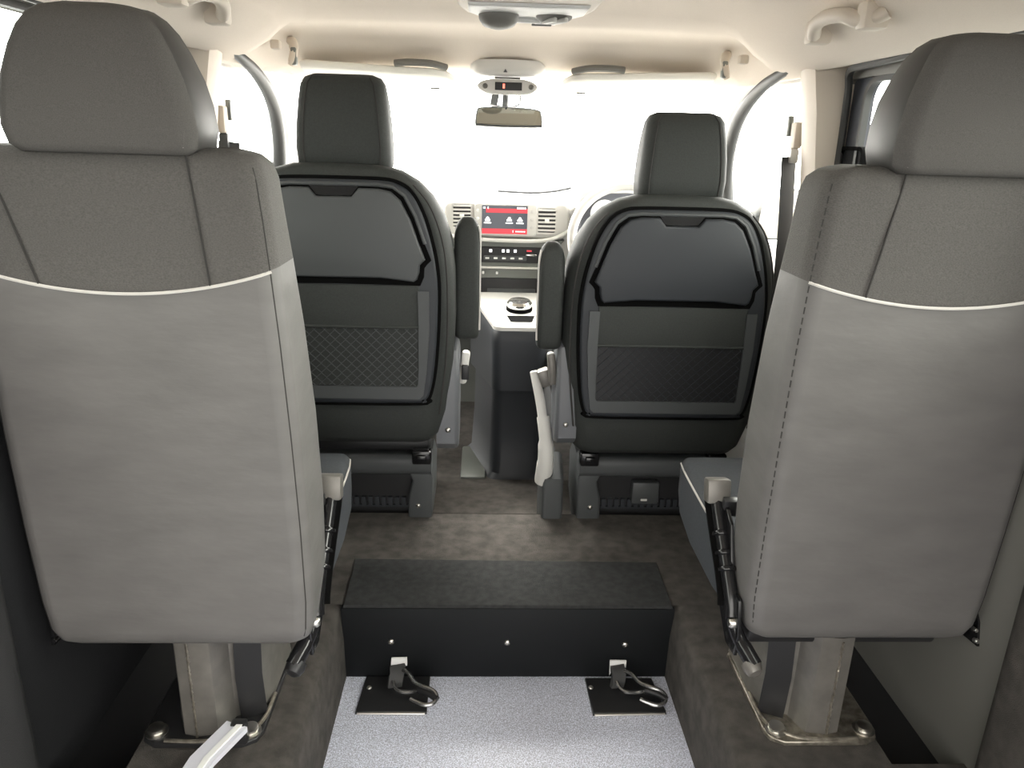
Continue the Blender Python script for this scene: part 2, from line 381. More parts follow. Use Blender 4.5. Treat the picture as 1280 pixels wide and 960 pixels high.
for s, nm, k in ((-1, 'left', 1), (1, 'right', 2)):
    # rear quarter trim beside the camera, ends in a rounded edge ahead
    bm = B(); sheet(bm, [[(s*x, y, z) for z in (-.02, .25, .62, .74)] for x, y in ((.745, -.5), (.745, .93), (.747, .955), (.756, .975), (.77, .985), (.83, .99))])
    sheet(bm, [[(s*x, y, .74) for y in (-.5, .985)] for x in (.745, .83)])
    qo, qi = rrect(-.5, 1.0, .735, 1.235, .02), rrect(-.42, .90, .79, 1.165, .06)
    frame(bm, qo, qi, 'x', s*.815, s*.795)
    q_ = B(); prism(q_, qi, 'x', s*.806, s*.809); struct('window_%d' % (k+5), q_, M['tint'])
    struct('wall_'+nm, bm, M['quarter'] if s < 0 else M['carpet'])  # left wall painted darker for the shade on that side
    # sliding door
    d = B(); sheet(d, [[(s*x, y, z) for y in (.97, 1.4, 1.89)] for x, z in ((.80, -.10), (.79, .0), (.782, .1), (.775, .45), (.775, .68), (.79, .73), (.80, .74))])
    dr = struct('door_%d' % k, d, M['darkdoor'] if s < 0 else M['doorframe'])  # left door coloured as shaded, right door as lit
    WT = 1.200 if s < 0 else 1.172
    o_, i_ = rrect(1.0, 1.90, .735, WT+.035, .05), rrect(1.06, 1.79, .80, WT, .045)
    f = B(); frame(f, o_, i_, 'x', s*.80, s*.785); w = struct('window_%d' % k, f, M['doorgrey'])
    f = B(); frame(f, inset(o_, -.012), inset(o_, .03), 'x', s*.787, s*.772); struct('window_frame', f, M['doorframe'], w)
    f = B(); frame(f, inset(i_, -.006), inset(i_, .006), 'x', s*.79, s*.776); struct('window_seal', f, M['rubber'], w)
    f = B(); prism(f, i_, 'x', s*.803, s*.807); struct('pane', f, M['tint'], w)
    # pull recess on the door frame near the pillar
    f = B(); rim = rrect(1.745, 1.865, .955, 1.03, .02); frame(f, rim, inset(rim, .009), 'x', s*.79, s*.772); hd = struct('handle_recess', f, M['gap'], dr)
    f = B(); prism(f, inset(rim, .009), 'x', s*.781, s*.779); struct('recess_pad', f, M['darkdoor'], hd)
    # centre pillar
    pil = B(); sheet(pil, [[(s*x, y, z) for x, y in ((.80, 1.865), (.765, 1.868), (.745-dx, 1.885), (.738-dx, 1.92), (.742-dx, 1.965), (.757-dx, 1.995), (.80, 2.01))] for z, dx in ((-.1, 0.), (.7, 0.), (.8, .004), (.95, .014), (1.1, .032), (1.20, .05), (1.215, .052))])
    trim(pil, M['beige'])
    sl = B(); tube(sl, spline([(s*.772, 1.862, z) for z in (.75, .9, 1.05)]+[(s*.765, 1.85, 1.15), (s*.75, 1.82, 1.192), (s*.735, 1.7, 1.196), (s*.728, 1.4, 1.202), (s*.722, .95, 1.206), (s*.72, .4, 1.208)], 5), .009, 8); trim(sl, M['rubber'])
    # front door: panel, window surround, pane
    d = B(); sheet(d, [[(s*x, y, z) for y in (1.99, 2.4, 3.1)] for x, z in ((.80, -.12), (.775, 0), (.765, .35), (.75, .42), (.745, .60), (.765, .69), (.79, .73), (.80, .745))])
    box(d, s*.70, s*.76, 2.1, 2.6, .47, .53, .02)
    struct('door_%d' % (k+2), d, M['pale'])
    o_ = [(2.0, .735), (3.0, .735), (2.92, .80), (2.72, .975), (2.56, 1.09), (2.36, 1.18), (2.16, 1.212), (2.0, 1.212)]
    f = B(); prism(f, o_, 'x', s*.800, s*.804); struct('window_%d' % (k+2), f, M['glass'])
    # dark door seal sweeping down the screen pillar
    pts = spline([(s*.684, 2.00, 1.212), (s*.682, 2.10, 1.196), (s*.688, 2.22, 1.176), (s*.697, 2.36, 1.136), (s*.711, 2.48, 1.085), (s*.735, 2.60, 1.01), (s*.755, 2.67, .94), (s*.770, 2.69, .875), (s*.778, 2.68, .80), (s*.78, 2.66, .745)], 6)
    sl = B(); n = len(pts); tube(sl, pts, [.010+.013*math.sin(min(1, i/n*1.5)*PI/2) for i in range(n)], 10); trim(sl, M['rubber'])
    # windscreen pillar
    ap = B(); tube(ap, spline([(s*.72, 2.2, 1.232), (s*.72, 2.42, 1.20), (s*.735, 2.66, 1.10), (s*.76, 2.86, .96), (s*.79, 3.05, .84), (s*.80, 3.2, .78)], 6), .026, 12); trim(ap, M['light'])
bm = B(); sheet(bm, [[(x, y-.10*(abs(x)/.75)**2, z) for x in (-.75, -.4, 0, .4, .75)] for y, z in ((2.66, 1.22), (2.95, 1.10), (3.3, .95), (3.62, .83))])
struct('window_5', bm, M['glass'], smooth=60)

bm = B(); sheet(bm, [[(x, y, z) for x in (-.82, .82)] for y, z in ((3.25, -.13), (3.32, .2), (3.40, .79))]); struct('wall_front', bm, M['palegreen'])

# ------------------------------------------------------------------ step box at the end of the floor well
t = thing('step_box', 'black boxed step with carpeted top and three screws closing the floor well', 'step', (0, 1.6, WELL))
bm = B(); box(bm, -.384, .386, 1.50, 1.53, WELL, -.002, .003); obj('front_panel', bm, M['vinylblack'], t)
bm = B(); prism(bm, [(-.378, 1.503), (.380, 1.503), (.384, 1.695), (-.384, 1.705)], 'z', -.06, .006, .004); obj('top_panel', bm, M['carpet2'], t)
for x, z in ((-.271, -.091), (-.001, -.093), (.276, -.098)):
    bm = B(); dome_screw(bm, (x, 1.5, z), (0, -1, 0), .0075); obj('screw', bm, M['zinc'], t)

# ------------------------------------------------------------------ wheelchair tie-down anchors
def anchor(name, quad, sgn, label, base, screws):
    t = thing(name, label, 'floor anchor', (base[0], base[1], WELL), 'wheelchair tie-down anchors')
    bm = B(); prism(bm, quad, 'z', WELL, WELL+.007, .003); obj('plate', bm, M['darksteel'], t)
    bm = B(); a, b = Vector(quad[0]), Vector(quad[1]); tube(bm, [(a.x+.004, a.y-.0015, WELL+.0035), (b.x-.004, b.y-.0015, WELL+.0035)], .0028, 8); obj('plate_edge', bm, M['zinc'], t, label='worn bright metal edge')
    for x, y in screws:
        bm = B(); dome_screw(bm, (x, y, WELL+.007), (0, 0, 1), .006); obj('screw', bm, M['zinc'], t)
    X, Y = base
    # webbing folded up to the panel, with its white label
    bm = B(); strap(bm, spline([(X-.001, Y+.026, -.152), (X-.004, Y+.012, -.149), (X-.003, Y-.002, -.154), (X-.006, Y-.012, -.164), (X-.008, Y-.014, -.178)], 4), .032, .010, (1, .35, .1)); w = obj('webbing', bm, M['web'], t)
    bm = B(); prism(bm, [(X-.020, -.150), (X+.018, -.150), (X+.018, -.128), (X-.018, -.129)] if sgn < 0 else [(X-.020, -.176), (X-.012, -.158), (X+.018, -.153), (X+.018, -.135), (X-.021, -.134)], 'y', Y+.026, Y+.022); obj('label_tag', bm, M['white'], w, label='blank white label')
    # bent rod hook
    px = .0048
    up = [(X+.010, Y+.004, -.148), (X+.024, Y-.008, -.146), (X+.040, Y-.034, -.150), (X+.060, Y-.048, -.150), (X+.082, Y-.058, -.152), (X+.092, Y-.070, -.158), (X+.086, Y-.084, -.164), (X+.068, Y-.088, -.166), (X+.046, Y-.080, -.164), (X+.034, Y-.074, -.162)]
    bm = B(); tube(bm, spline(up, 5), px, 8); h = obj('hook', bm, M['rod'], t)
    bm = B(); tube(bm, spline([(X-.010, Y-.018, -.160), (X-.004, Y-.034, -.166), (X+.010, Y-.044, -.168), (X+.036, Y-.044, -.168), (X+.05, Y-.05, -.160)], 5), px*.9, 8); obj('hook_loop', bm, M['rod'], h)
    bm = B(); tube(bm, spline([(X+.05, Y-.05, -.158), (X+.075, Y-.062, -.158), (X+.094, Y-.076, -.162)], 4), .0075, 10); obj('spring_gate', bm, M['black'], h)
    return t
anchor('floor_anchor', [(-.338, 1.379), (-.181, 1.378), (-.181, 1.496), (-.331, 1.496)], -1, 'black floor plate with hook on the left of the vinyl well, square webbing label', (-.252, 1.468), [(-.318, 1.455)])
anchor('floor_anchor', [(.188, 1.372), (.354, 1.376), (.344, 1.490), (.185, 1.490)], 1, 'black floor plate with hook on the right of the vinyl well, nearest the driver side', (.262, 1.466), [(.194, 1.455), (.335, 1.455)])

# ------------------------------------------------------------------ rear seats
def rear_seat(s, cx, side):
    t = thing('passenger_seat', 'large grey rear seat on the %s, %s' % ((side,) + (('silver strap lying against its pedestal',) if s < 0 else ('scuffed bare-metal base plate under its pedestal',))), 'seat', (cx, 1.25, 0), 'rear passenger seats')
    DOME = .018
    secs = [(.232, .150, 1.095, 1.150), (.236, .178, 1.075, 1.162), (.247, .190, 1.064, 1.17), (.268, .197, 1.058, 1.174), (.32, .2015, 1.055, 1.18), (.45, .2035, 1.048, 1.19), (.60, .204, 1.040, 1.185), (.75, .203, 1.032, 1.165), (.86, .201, 1.025, 1.145), (.93, .199, 1.020, 1.132), (.985, .197, 1.014, 1.126), (1.006, .192, 1.018, 1.120), (1.017, .182, 1.028, 1.11), (1.022, .160, 1.043, 1.097)]
    if s < 0: secs = [(z+.008*(1.02-z)/.78, hw+.009*min(1, max(0, (1.0-z)/.5)), a-.028*(1.02-z)/.78, b-.01*(1.02-z)/.78) for z, hw, a, b in secs]
    def CX(z): return cx+(.013*(1.02-z)/.78 if s < 0 else 0)
    def dz(z): return DOME*max(0, (z-.75)/.25)
    zs = [a[0] for a in secs]
    def at(z, i):
        z = max(zs[0], min(zs[-1], z))
        for a, b in zip(secs, secs[1:]):
            if a[0] <= z <= b[0]: return lerp(a[i], b[i], (z-a[0])/(b[0]-a[0]))
    R = .016
    # resample smoothly
    bm = B(); rings = []
    for z, hw, y0, y1 in secs:
        ring = []
        for x, y in rr(CX(z), (y0+y1)/2, hw, (y1-y0)/2, R+ (.012 if y1-y0 > .07 else 0), 6):
            u = (x-CX(z))/hw
            bulge = -.006*(1-u*u)*(1 if y < (y0+y1)/2 else 0)*max(0, min(1, (z-.25)/.1))*max(0, min(1, (1.0-z)/.1))
            ring.append((x, y+bulge, z-dz(z)*u*u))
        rings.append(ring)
    loft(bm, rings)
    bk = obj('backrest', bm, two_tone('seat_back_%s' % side, cx-cx, .818, .85, LEATHER, CLOTH), t, smooth=60)
    def surf(u, z):
        """point on the rear face, u in -1..1"""
        hw, y0, y1 = at(z, 1), at(z, 2), at(z, 3); r = R+.012; d = max(0, abs(u)*hw-(hw-r)); off = r-math.sqrt(max(0, r*r-d*d))
        bul = -.006*(1-u*u)*max(0, min(1, (z-.25)/.1))*max(0, min(1, (1.0-z)/.1))
        return Vector((CX(z)+u*hw, y0+off+bul, z-dz(z)*u*u))
    def zpipe(u): return .818+.85*(u*.2)**2
    bm = B(); pts = []
    for i in range(33):
        u = -.96+1.92*i/32; p = surf(u, zpipe(u)+dz(zpipe(u))*u*u); pts.append(p)
    tube(bm, pts, .0024, 6); obj('piping', bm, M['piping'], bk, label='pale stitched piping')
    for a, b in ((-.74, -.52), (.54, .57)) if s < 0 else ((-.47, -.57), (.78, .60)):
        bm = B(); pts = []
        for i in range(12):
            f_ = i/11; u = lerp(a, b, f_); z = lerp(1.004, zpipe(u), f_); pts.append(surf(u, z))
        tube(bm, pts, .0014, 5); obj('seam', bm, M['thread'], bk, label='dark vertical seam')
    # edge seams where the side panels join
    for e in (-1, 1):
        bm = B(); pts = []
        for i in range(46):
            f_ = i/45; z = lerp(1.0, .262, f_); p = surf(e*.955, z); pts.append(p+Vector((0, .0003, 0)))
        if e == s or s < 0: tube(bm, pts, .0010, 5)
        else:
            for a, b in zip(pts[::1], pts[1::1]): tube(bm, [a.lerp(b, .1), a.lerp(b, .75)], .0011, 5)
        obj('edge_stitching', bm, M['thread'], bk)
    # headrest
    HX = .005 if s < 0 else .004
    hs = [(.996, .085, 1.018, 1.085), (.999, .106, 1.004, 1.098), (1.009, .117, .999, 1.104), (1.03, .121, .996, 1.107), (1.06, .1195, .994, 1.107), (1.09, .114, .994, 1.105), (1.12, .104, .996, 1.10), (1.142, .094, .999, 1.094), (1.156, .084, 1.004, 1.086), (1.164, .073, 1.012, 1.077), (1.168, .055, 1.024, 1.065)]
    if s < 0: hs = [(z, hw-.001-.009*max(0, (z-1.03)/.13), a, b) for z, hw, a, b in hs]
    bm = B(); rings = []
    for z, hw, y0, y1 in hs:
        rings.append([(x, y - .008*(1-((x-cx)/hw)**2)*(1 if y < 1.05 else 0), z-.005*((x-cx)/.12)**2+ .002) for x, y in rr(cx+HX, (y0+y1)/2, hw, (y1-y0)/2, .022, 7)])
    loft(bm, rings); hr = obj('headrest', bm, M['cloth'], t, smooth=60)
    for e in (-1, 1):
        bm = B(); rings = []
        for z, hw, y0, y1 in hs[1:-1]:
            xo = cx+HX+e*hw; zz = z-.005*(hw/.12)**2+.002
            rings.append([(xo-e*.012, y0+.0035, zz), (xo-e*.004, y0+.010, zz), (xo+e*.0022, y0+.024, zz), (xo+e*.0022, y1-.024, zz), (xo-e*.004, y1-.009, zz), (xo-e*.016, y1-.002, zz), (xo-e*.016, y0+.03, zz)])
        loft(bm, rings); obj('headrest_side_panel', bm, M['darkleather'], hr, smooth=60, label='smooth leatherette side panel')
        bm = B(); tube(bm, [Vector((cx+HX+e*hw-e*.013, y0+.0022, z-.005*(hw/.12)**2+.002)) for z, hw, y0, y1 in hs[2:-2]], .0011, 5); obj('seam', bm, M['thread2'], hr, label='grey stitched seam')
        bm = B(); tube(bm, [(cx+e*.055, 1.055, .96), (cx+e*.055, 1.055, 1.03)], .006, 10); obj('headrest_post', bm, M['chrome'], hr)
    # cushion
    bm = B(); rings = []
    for y, z0, z1, hw in ((1.13, .235, .350, .185), (1.15, .222, .366, .198), (1.25, .215, .362, .204), (1.40, .218, .362, .206), (1.50, .235, .365, .204), (1.545, .26, .362, .198), (1.565, .285, .345, .186)):
        rings.append([(x, y, z) for x, z in rr(cx, (z0+z1)/2, hw, (z1-z0)/2, .022, 5)])
    loft(bm, rings); cu = obj('cushion', bm, M['cushion'], t)
    bm = B()
    i_ = -s
    tube(bm, spline([(cx+i_*.196, 1.55, .345), (cx+i_*.2035, 1.49, .350), (cx+i_*.205, 1.38, .348), (cx+i_*.203, 1.25, .344), (cx+i_*.198, 1.17, .345)], 5), .0022, 6); obj('piping', bm, M['piping'], cu, label='pale cushion piping')
    # seat frame under the cushion
    bm = B(); box(bm, cx-.17, cx+.17, 1.12, 1.50, .19, .222, .008); obj('seat_frame', bm, M['darksteel'], t)
    # recliner lever on the inboard side
    xi = cx-s*.216
    def X(v): return xi-s*v           # v towards the aisle
    lev = spline([(X(.004), 1.225, .425), (X(.003), 1.20, .395), (X(0), 1.165, .352), (X(-.002), 1.135, .318), (X(-.003), 1.11, .285), (X(-.002), 1.098, .262)], 8)
    bm = B(); tube(bm, lev, .0125, 12); lv = obj('recliner_lever', bm, M['gloss'], t, label='gloss black ribbed recliner lever')
    for k in (12, 17, 22):
        bm = B(); p = lev[k]; dv = (lev[k+1]-lev[k-1]).normalized(); disc(bm, p-dv*.005, dv, [(.0125, 0), (.0165, .002), (.0172, .005), (.0165, .008), (.0125, .010)], 16); obj('ring', bm, M['gloss'], lv)
    bm = B(); box(bm, X(-.018), X(.024), 1.212, 1.242, .414, .458, .004, rot=Matrix.Rotation(-.25, 3, 'X')); obj('lever_cap', bm, M['steel'], lv, label='grey metal lever cap')
    bm = B(); box(bm, X(-.03), X(-.002), 1.200, 1.215, .395, .432, .003, rot=Matrix.Rotation(.3, 3, 'X')); obj('release_tab', bm, M['darksteel'], lv)
    bm = B(); strap(bm, [p+Vector((-s*.007, .013, 0)) for p in lev[2:-4]], .024, .006, (1, 0, 0)); obj('lever_guard', bm, M['gap'], lv)
    # recliner side plate and link down to the frame
    bm = B(); prism(bm, [(1.085, .30), (1.125, .30), (1.165, .40), (1.205, .42), (1.23, .40), (1.19, .25), (1.12, .195), (1.075, .20), (1.068, .24)], 'x', X(-.012), X(-.006), .002); obj('recliner_plate', bm, M['gloss'], t)
    bm = B(); tube(bm, spline([(X(-.004), 1.105, .265), (X(-.012), 1.085, .235), (X(-.024), 1.06, .215), (X(-.032), 1.045, .203)], 5), [.012]*8+[.014]*8, 10); lk = obj('link', bm, M['gloss'], t)
    bm = B(); disc(bm, (X(-.026), 1.055, .205), (-s*-.3, -.8, -.5), [(.006, 0), (.0155, .002), (.0165, .012), (.013, .022), (.006, .026)], 14); obj('link_end_cap', bm, M['steel'] if s > 0 else M['black'], lk)
    for yy, zz in ((1.128, .292), (1.09, .255)):
        bm = B(); disc(bm, (X(-.006), yy, zz), (-s, 0, 0), [(.010, 0), (.010, .006), (.007, .010), (.0, .011)], 12); obj('pivot_bolt', bm, M['zinc'], t)
    # small hinge at the outer bottom corner
    bm = B(); prism(bm, [(1.06, .23), (1.10, .225), (1.14, .27), (1.10, .31), (1.07, .27)], 'x', cx+s*.200, cx+s*.206, .001); hg = obj('hinge_plate', bm, M['gloss'], t)
    for yy, zz in ((1.066, .240), (1.075, .256)):
        bm = B(); disc(bm, (cx+s*.198, yy, zz), (0, -1, 0), [(.005, 0), (.005, .006), (.003, .009)], 10); obj('bolt', bm, M['chrome'], hg)
    # pedestal: folded steel column with a weld, inboard flange, base plate
    c = cx+(-.002 if s < 0 else -.015); q = -s        # q towards the aisle
    polyA = [(c-q*.006, 1.100), (c+q*.028, 1.106), (c+q*.034, 1.116), (c+q*.044, 1.150), (c+q*.066, 1.162), (c+q*.086, 1.175), (c+q*.094, 1.20), (c+q*.094, 1.34), (c-q*.055, 1.34), (c-q*.055, 1.16), (c-q*.036, 1.116), (c-q*.030, 1.106)]
    bm = B(); rings = []
    for z, g in ((.008, 1.06), (.04, 1.02), (.10, 1.0), (.16, 1.0), (.20, 1.03), (.215, 1.06)):
        rings.append([(c+(x-c)*(g if abs(x-c) > .042 else 1), y, z) for x, y in polyA])
    loft(bm, rings); pd = obj('pedestal', bm, M['steel'], t, smooth=25)
    bm = B(); tube(bm, [(c-q*.0065+random.uniform(-.0008, .0008), 1.0992+random.uniform(-.0005, .0005), .008+i*.2/48) for i in range(49)], [.0022+random.uniform(-.0005, .0006) for i in range(49)], 6); obj('weld_bead', bm, M['plate'], pd)
    bm = B(); strap(bm, [(c+q*.078, 1.152, .01), (c+q*.075, 1.15, .10), (c+q*.078, 1.152, .20)], .046, .006, (1, .4*q, 0)); obj('flange', bm, M['black'], pd, label='black folded flange')
    pl = [(c-.105, 1.12), (c-.098, 1.096), (c-.075, 1.083), (c+.075, 1.083), (c+.098, 1.096), (c+.105, 1.12), (c+.105, 1.33), (c+.08, 1.36), (c-.08, 1.36), (c-.105, 1.33)]
    bm = B(); prism(bm, pl, 'z', 0.0005, .009, .003); bp = obj('base_plate', bm, M['plate'] if s > 0 else M['darksteel'], t)
    bm = B(); tube(bm, spline([(c+q*.104, 1.20, .018), (c+q*.101, 1.15, .014), (c+q*.088, 1.118, .012), (c+q*.05, 1.094, .010), (c, 1.088, .010), (c-q*.06, 1.09, .010)], 5), .0038, 8); obj('base_weld', bm, M['plate'], bp)
    for k, y in ((.082, 1.112), (-.082, 1.112)):
        bm = B(); disc(bm, (c+k, y, .008), (0, 0, 1), [(.0195, 0), (.0195, .004), (.0145, .0045), (.0140, .012), (.011, .0135), (.0, .0135)], 18); obj('bolt', bm, M['zinc'], bp)
    return t
rear_seat(-1, -.553, 'left')
rear_seat(1, .575, 'right')

# silver strap end lying against the left pedestal foot
t = thing('restraint_strap', 'silver grey restraint strap end leaning on the left seat pedestal foot', 'strap', (-.50, 1.06, 0))
bm = B(); strap(bm, [(-.536, .88, .045), (-.515, 1.0, .052), (-.484, 1.082, .048)], .042, .010, (1, -.25, 0)); obj('strap_band', bm, M['silver'], t)
bm = B(); strap(bm, [(-.528, .88, .0505), (-.507, 1.0, .0575), (-.477, 1.081, .0535)], .010, .004, (1, -.25, 0)); obj('edge_rib', bm, M['white'], t)
bm = B(); box(bm, -.495, -.468, 1.075, 1.094, .012, .056, .004); obj('end_fitting', bm, M['darksteel'], t)

# ------------------------------------------------------------------ front seats
def front_seat(s, cx, dz, yr, label, who):
    t = thing('front_seat', label, 'seat', (cx, 2.15, -.08), 'front cab seats')
    D = yr-1.88
    def Y(y): return y+D
    def Z(z): return z+dz
    secs = [(.215, .215, 1.91, 2.00), (.235, .235, 1.895, 2.03), (.30, .252, 1.885, 2.06), (.43, .268, 1.882, 2.08), (.55, .274, 1.880, 2.08), (.66, .272, 1.880, 2.07), (.735, .263, 1.879, 2.05), (.79, .246, 1.878, 2.035), (.835, .220, 1.878, 2.02), (.868, .188, 1.879, 2.005), (.89, .150, 1.883, 1.99), (.902, .105, 1.895, 1.975), (.905, .06, 1.91, 1.96)]
    bm = B(); rings = []
    for z, hw, y0, y1 in secs:
        rings.append([(x, y, Z(z)) for x, y in rr(cx, (Y(y0)+Y(y1))/2, hw, (y1-y0)/2, .062, 7)])
    loft(bm, rings); bk = obj('backrest', bm, M['frontcloth'], t, smooth=60)
    e = s  # inboard bolster seam
    for q in (-1, 1):
        bm = B(); tube(bm, spline([(cx+q*.235, Y(1.889), Z(.30)), (cx+q*.252, Y(1.886), Z(.45)), (cx+q*.256, Y(1.884), Z(.6)), (cx+q*.247, Y(1.882), Z(.72)), (cx+q*.218, Y(1.880), Z(.81)), (cx+q*.178, Y(1.879), Z(.862))], 5), .0022, 6)
        obj('seam', bm, M['thread'], bk)
    # moulded rear panel
    half = [(0, .872), (.10, .871), (.140, .865), (.172, .845), (.198, .80), (.217, .74), (.229, .68), (.234, .62), (.232, .52), (.224, .42), (.214, .365), (.204, .345), (.188, .336), (0, .334)]
    pn = [(p.x, p.y) for p in spline([(x, z, 0) for x, z in half], 4)]
    pan = sym(pn[1:-1])
    bm = B(); prism(bm, shift(inset(pan, -.007), cx, dz), 'y', Y(1.886), Y(1.8715), .001); obj('panel_gap_shade', bm, M['gap'], t)  # black plate painted in for the shade around the panel
    bm = B(); prism(bm, shift(pan, cx, dz), 'y', Y(1.886), Y(1.866), .008); pnl = obj('back_panel', bm, M['plastic'], t)
    th = [(.040, .834), (.056, .853), (.10, .853), (.128, .847), (.150, .828), (.172, .785), (.193, .725), (.205, .694), (.199, .688), (.192, .681), (.191, .664), (.186, .648), (.178, .642), (.10, .650), (.0, .652)]
    tray = sym(th[:-1]); gap = sym([(.0, .862), (.10, .861), (.133, .857), (.159, .838), (.183, .792), (.204, .730), (.219, .692), (.209, .682), (.203, .674), (.202, .653), (.193, .632), (.0, .634)][1:])
    bm = B(); prism(bm, shift(gap, cx, dz), 'y', Y(1.872), Y(1.8645), 0); obj('tray_gap_shade', bm, M['gap'], pnl)  # black plate on the panel imitates shade in the tray gap
    bm = B(); tube(bm, [(x+cx, Y(1.8655), z+dz) for x, z in [(-q[0], q[1]) for q in gap[:len(gap)//2][:5]][::-1]+gap[:5]], .0045, 8); obj('tray_rim', bm, M['plasticlt'], pnl)
    bm = B(); prism(bm, shift(tray, cx, dz), 'y', Y(1.87), Y(1.852), .006, seg=4); obj('folding_tray', bm, M['plastic'] if s > 0 else M['plasticlt'], pnl)
    bm = B(); prism(bm, shift(sym([(.001, .858), (.056, .858), (.040, .836), (.001, .835)])[0:8], cx, dz), 'y', Y(1.868), Y(1.8635), 0); obj('tray_latch', bm, M['gloss'], pnl)
    # pocket: dark upper fabric, net, frame
    bm = B(); prism(bm, shift([(-.19, .632), (.19, .632), (.190, .53), (-.190, .53)], cx, dz), 'y', Y(1.868), Y(1.862), .003); obj('pocket_cloth', bm, M['frontcloth'], pnl)
    bm = B(); prism(bm, shift([(-.19, .532), (.19, .532), (.187, .380), (-.187, .380)], cx, dz), 'y', Y(1.868), Y(1.8645), 0); pk = obj('pocket_back', bm, M['black'] if s > 0 else M['frontcloth'], pnl)
    bm = B(); nrow, ncol = 12, 30; hgt = (.528-.384)/nrow
    for k in range(nrow+1):
        pts = [(cx-.184+.368*i/ncol, Y(1.8625), Z(.384+hgt*k+(hgt*.5 if (i+k) % 2 else -hgt*.5)*.92)) for i in range(ncol+1)]
        tube(bm, pts, .0016, 4)
    obj('net', bm, M['plasticlt'] if s < 0 else M['plastic'], pk, smooth=80)
    bm = B(); tube(bm, [(cx-.188, Y(1.861), Z(.531)), (cx+.188, Y(1.861), Z(.531))], .004, 8); obj('pocket_hem', bm, M['frontcloth'], pk)
    fr = sym([(.186, .62), (.213, .62), (.2135, .52), (.206, .42), (.196, .358), (.186, .350), (0, .348)][1:-1])
    inn = [(.187, .62), (.188, .53), (.187, .43), (.185, .388), (.181, .382)]
    bm = B(); q1 = [(.213, .62), (.2135, .52), (.206, .42), (.198, .36), (.188, .350)]
    frp = q1 + [(-x, z) for x, z in reversed(q1)]; inp = inn + [(-x, z) for x, z in reversed(inn)]
    A = [[(x+cx, Y(1.866), z+dz) for x, z in frp], [(x+cx, Y(1.858), z+dz) for x, z in inset(frp, 0)], [(x+cx, Y(1.858), z+dz) for x, z in inp], [(x+cx, Y(1.866), z+dz) for x, z in inp]]
    loft(bm, A, cap=False, close=False); obj('pocket_frame', bm, M['plasticlt'], pnl)
    # headrest
    hz = .888; hx = .013 if s < 0 else .010
    hs = [(hz, .095, 1.93, 2.02), (hz+.008, .108, 1.918, 2.03), (hz+.05, .110, 1.912, 2.035), (hz+.10, .107, 1.912, 2.035), (hz+.15, .102, 1.918, 2.03), (hz+.188, .096, 1.925, 2.02), (hz+.203, .087, 1.935, 2.01), (hz+.210, .068, 1.95, 1.995)]
    bm = B(); slab(bm, cx+hx, [(Z(a), b, Y(c), Y(d)) for a, b, c, d in hs], .034, n=7); hr = obj('headrest', bm, M['frontcloth'], t, smooth=60)
    for q in (-1, 1):
        bm = B(); tube(bm, [(cx+hx+q*(b-.022), Y(c)+.001, Z(a)) for a, b, c, d in hs[1:-1]], .0015, 5); obj('seam', bm, M['thread'], hr)
        bm = B(); tube(bm, [(cx+hx+q*.05, Y(1.965), Z(.87)), (cx+hx+q*.05, Y(1.965), Z(.93))], .006, 8); obj('headrest_post', bm, M['chrome'], hr)
    # cushion in front of the back
    bm = B(); rings = []
    for y, z0, z1, hw in ((2.02, .20, .33, .22), (2.06, .18, .36, .24), (2.3, .18, .37, .25), (2.48, .2, .37, .25), (2.53, .24, .35, .24)):
        rings.append([(x, y, z+dz*.5) for x, z in rr(cx, (z0+z1)/2, hw, (z1-z0)/2, .04, 5)])
    loft(bm, rings); obj('cushion', bm, M['frontcloth'], t)
    # armrest folded up on the aisle side
    ax = -.111 if s < 0 else .103
    az0, az1 = (.530, .838) if s < 0 else (.505, .782)
    ayy = 1.93 if s < 0 else 1.93
    prof = [(p.x, p.y) for p in spline([(ayy-.032, az0+.03, 0), (ayy-.036, (az0+az1)/2, 0), (ayy-.034, az1-.06, 0), (ayy-.02, az1-.015, 0), (ayy+.005, az1, 0), (ayy+.03, az1-.02, 0), (ayy+.045, az1-.07, 0), (ayy+.045, (az0+az1)/2, 0), (ayy+.04, az0+.03, 0), (ayy+.02, az0, 0), (ayy-.015, az0, 0)], 5, True)]
    prof_r = prof
    bm = B(); prism(bm, prof_r, 'x', ax+.0325, ax-.0325, .016, seg=4, both=True)
    # rounded top seen from behind: pull the corners in
    for v in bm.verts:
        f_ = max(0, (v.co.z-(az1-.05))/.05); v.co.x = ax+(v.co.x-ax)*(1-.45*f_*f_)
    ar = obj('armrest', bm, M['frontcloth'], t, smooth=50, label='upright folded armrest')
    bm = B(); i_ = (1 if s < 0 else -1)
    tube(bm, [(ax+i_*.0325*(1-.35*max(0, (z-(az1-.05))/.05)**2), ayy-.022+.012*max(0, (z-(az1-.04))/.04), z) for z in [az0+.025+(az1-az0-.045)*k/16 for k in range(17)]], .0028, 6); obj('piping', bm, M['piping'], ar, label='pale armrest piping')
    # recliner cover, handle
    rx = cx-s*.255
    cov = [(1.90, .26), (1.93, .235), (2.03, .26), (2.06, .40), (2.02, .50), (1.96, .535), (1.915, .51), (1.895, .40)]
    bm = B(); prism(bm, [(y+D*.6, z) for y, z in cov], 'x', rx+s*.030, rx-s*.028, .012); rc = obj('recliner_cover', bm, M['covergrey'], t)
    bm = B(); dome_screw(bm, (rx-s*.0, 1.897+D*.6, .30), (0, -1, 0), .007); obj('screw', bm, M['zinc'], rc)
    bm = B(); box(bm, rx-s*.028, rx-s*.050, 1.925, 1.955, .40, .49, .008, rot=Matrix.Rotation(-s*.12, 3, 'Y')); obj('recliner_handle', bm, M['light'] if s < 0 else M['steel'], rc)
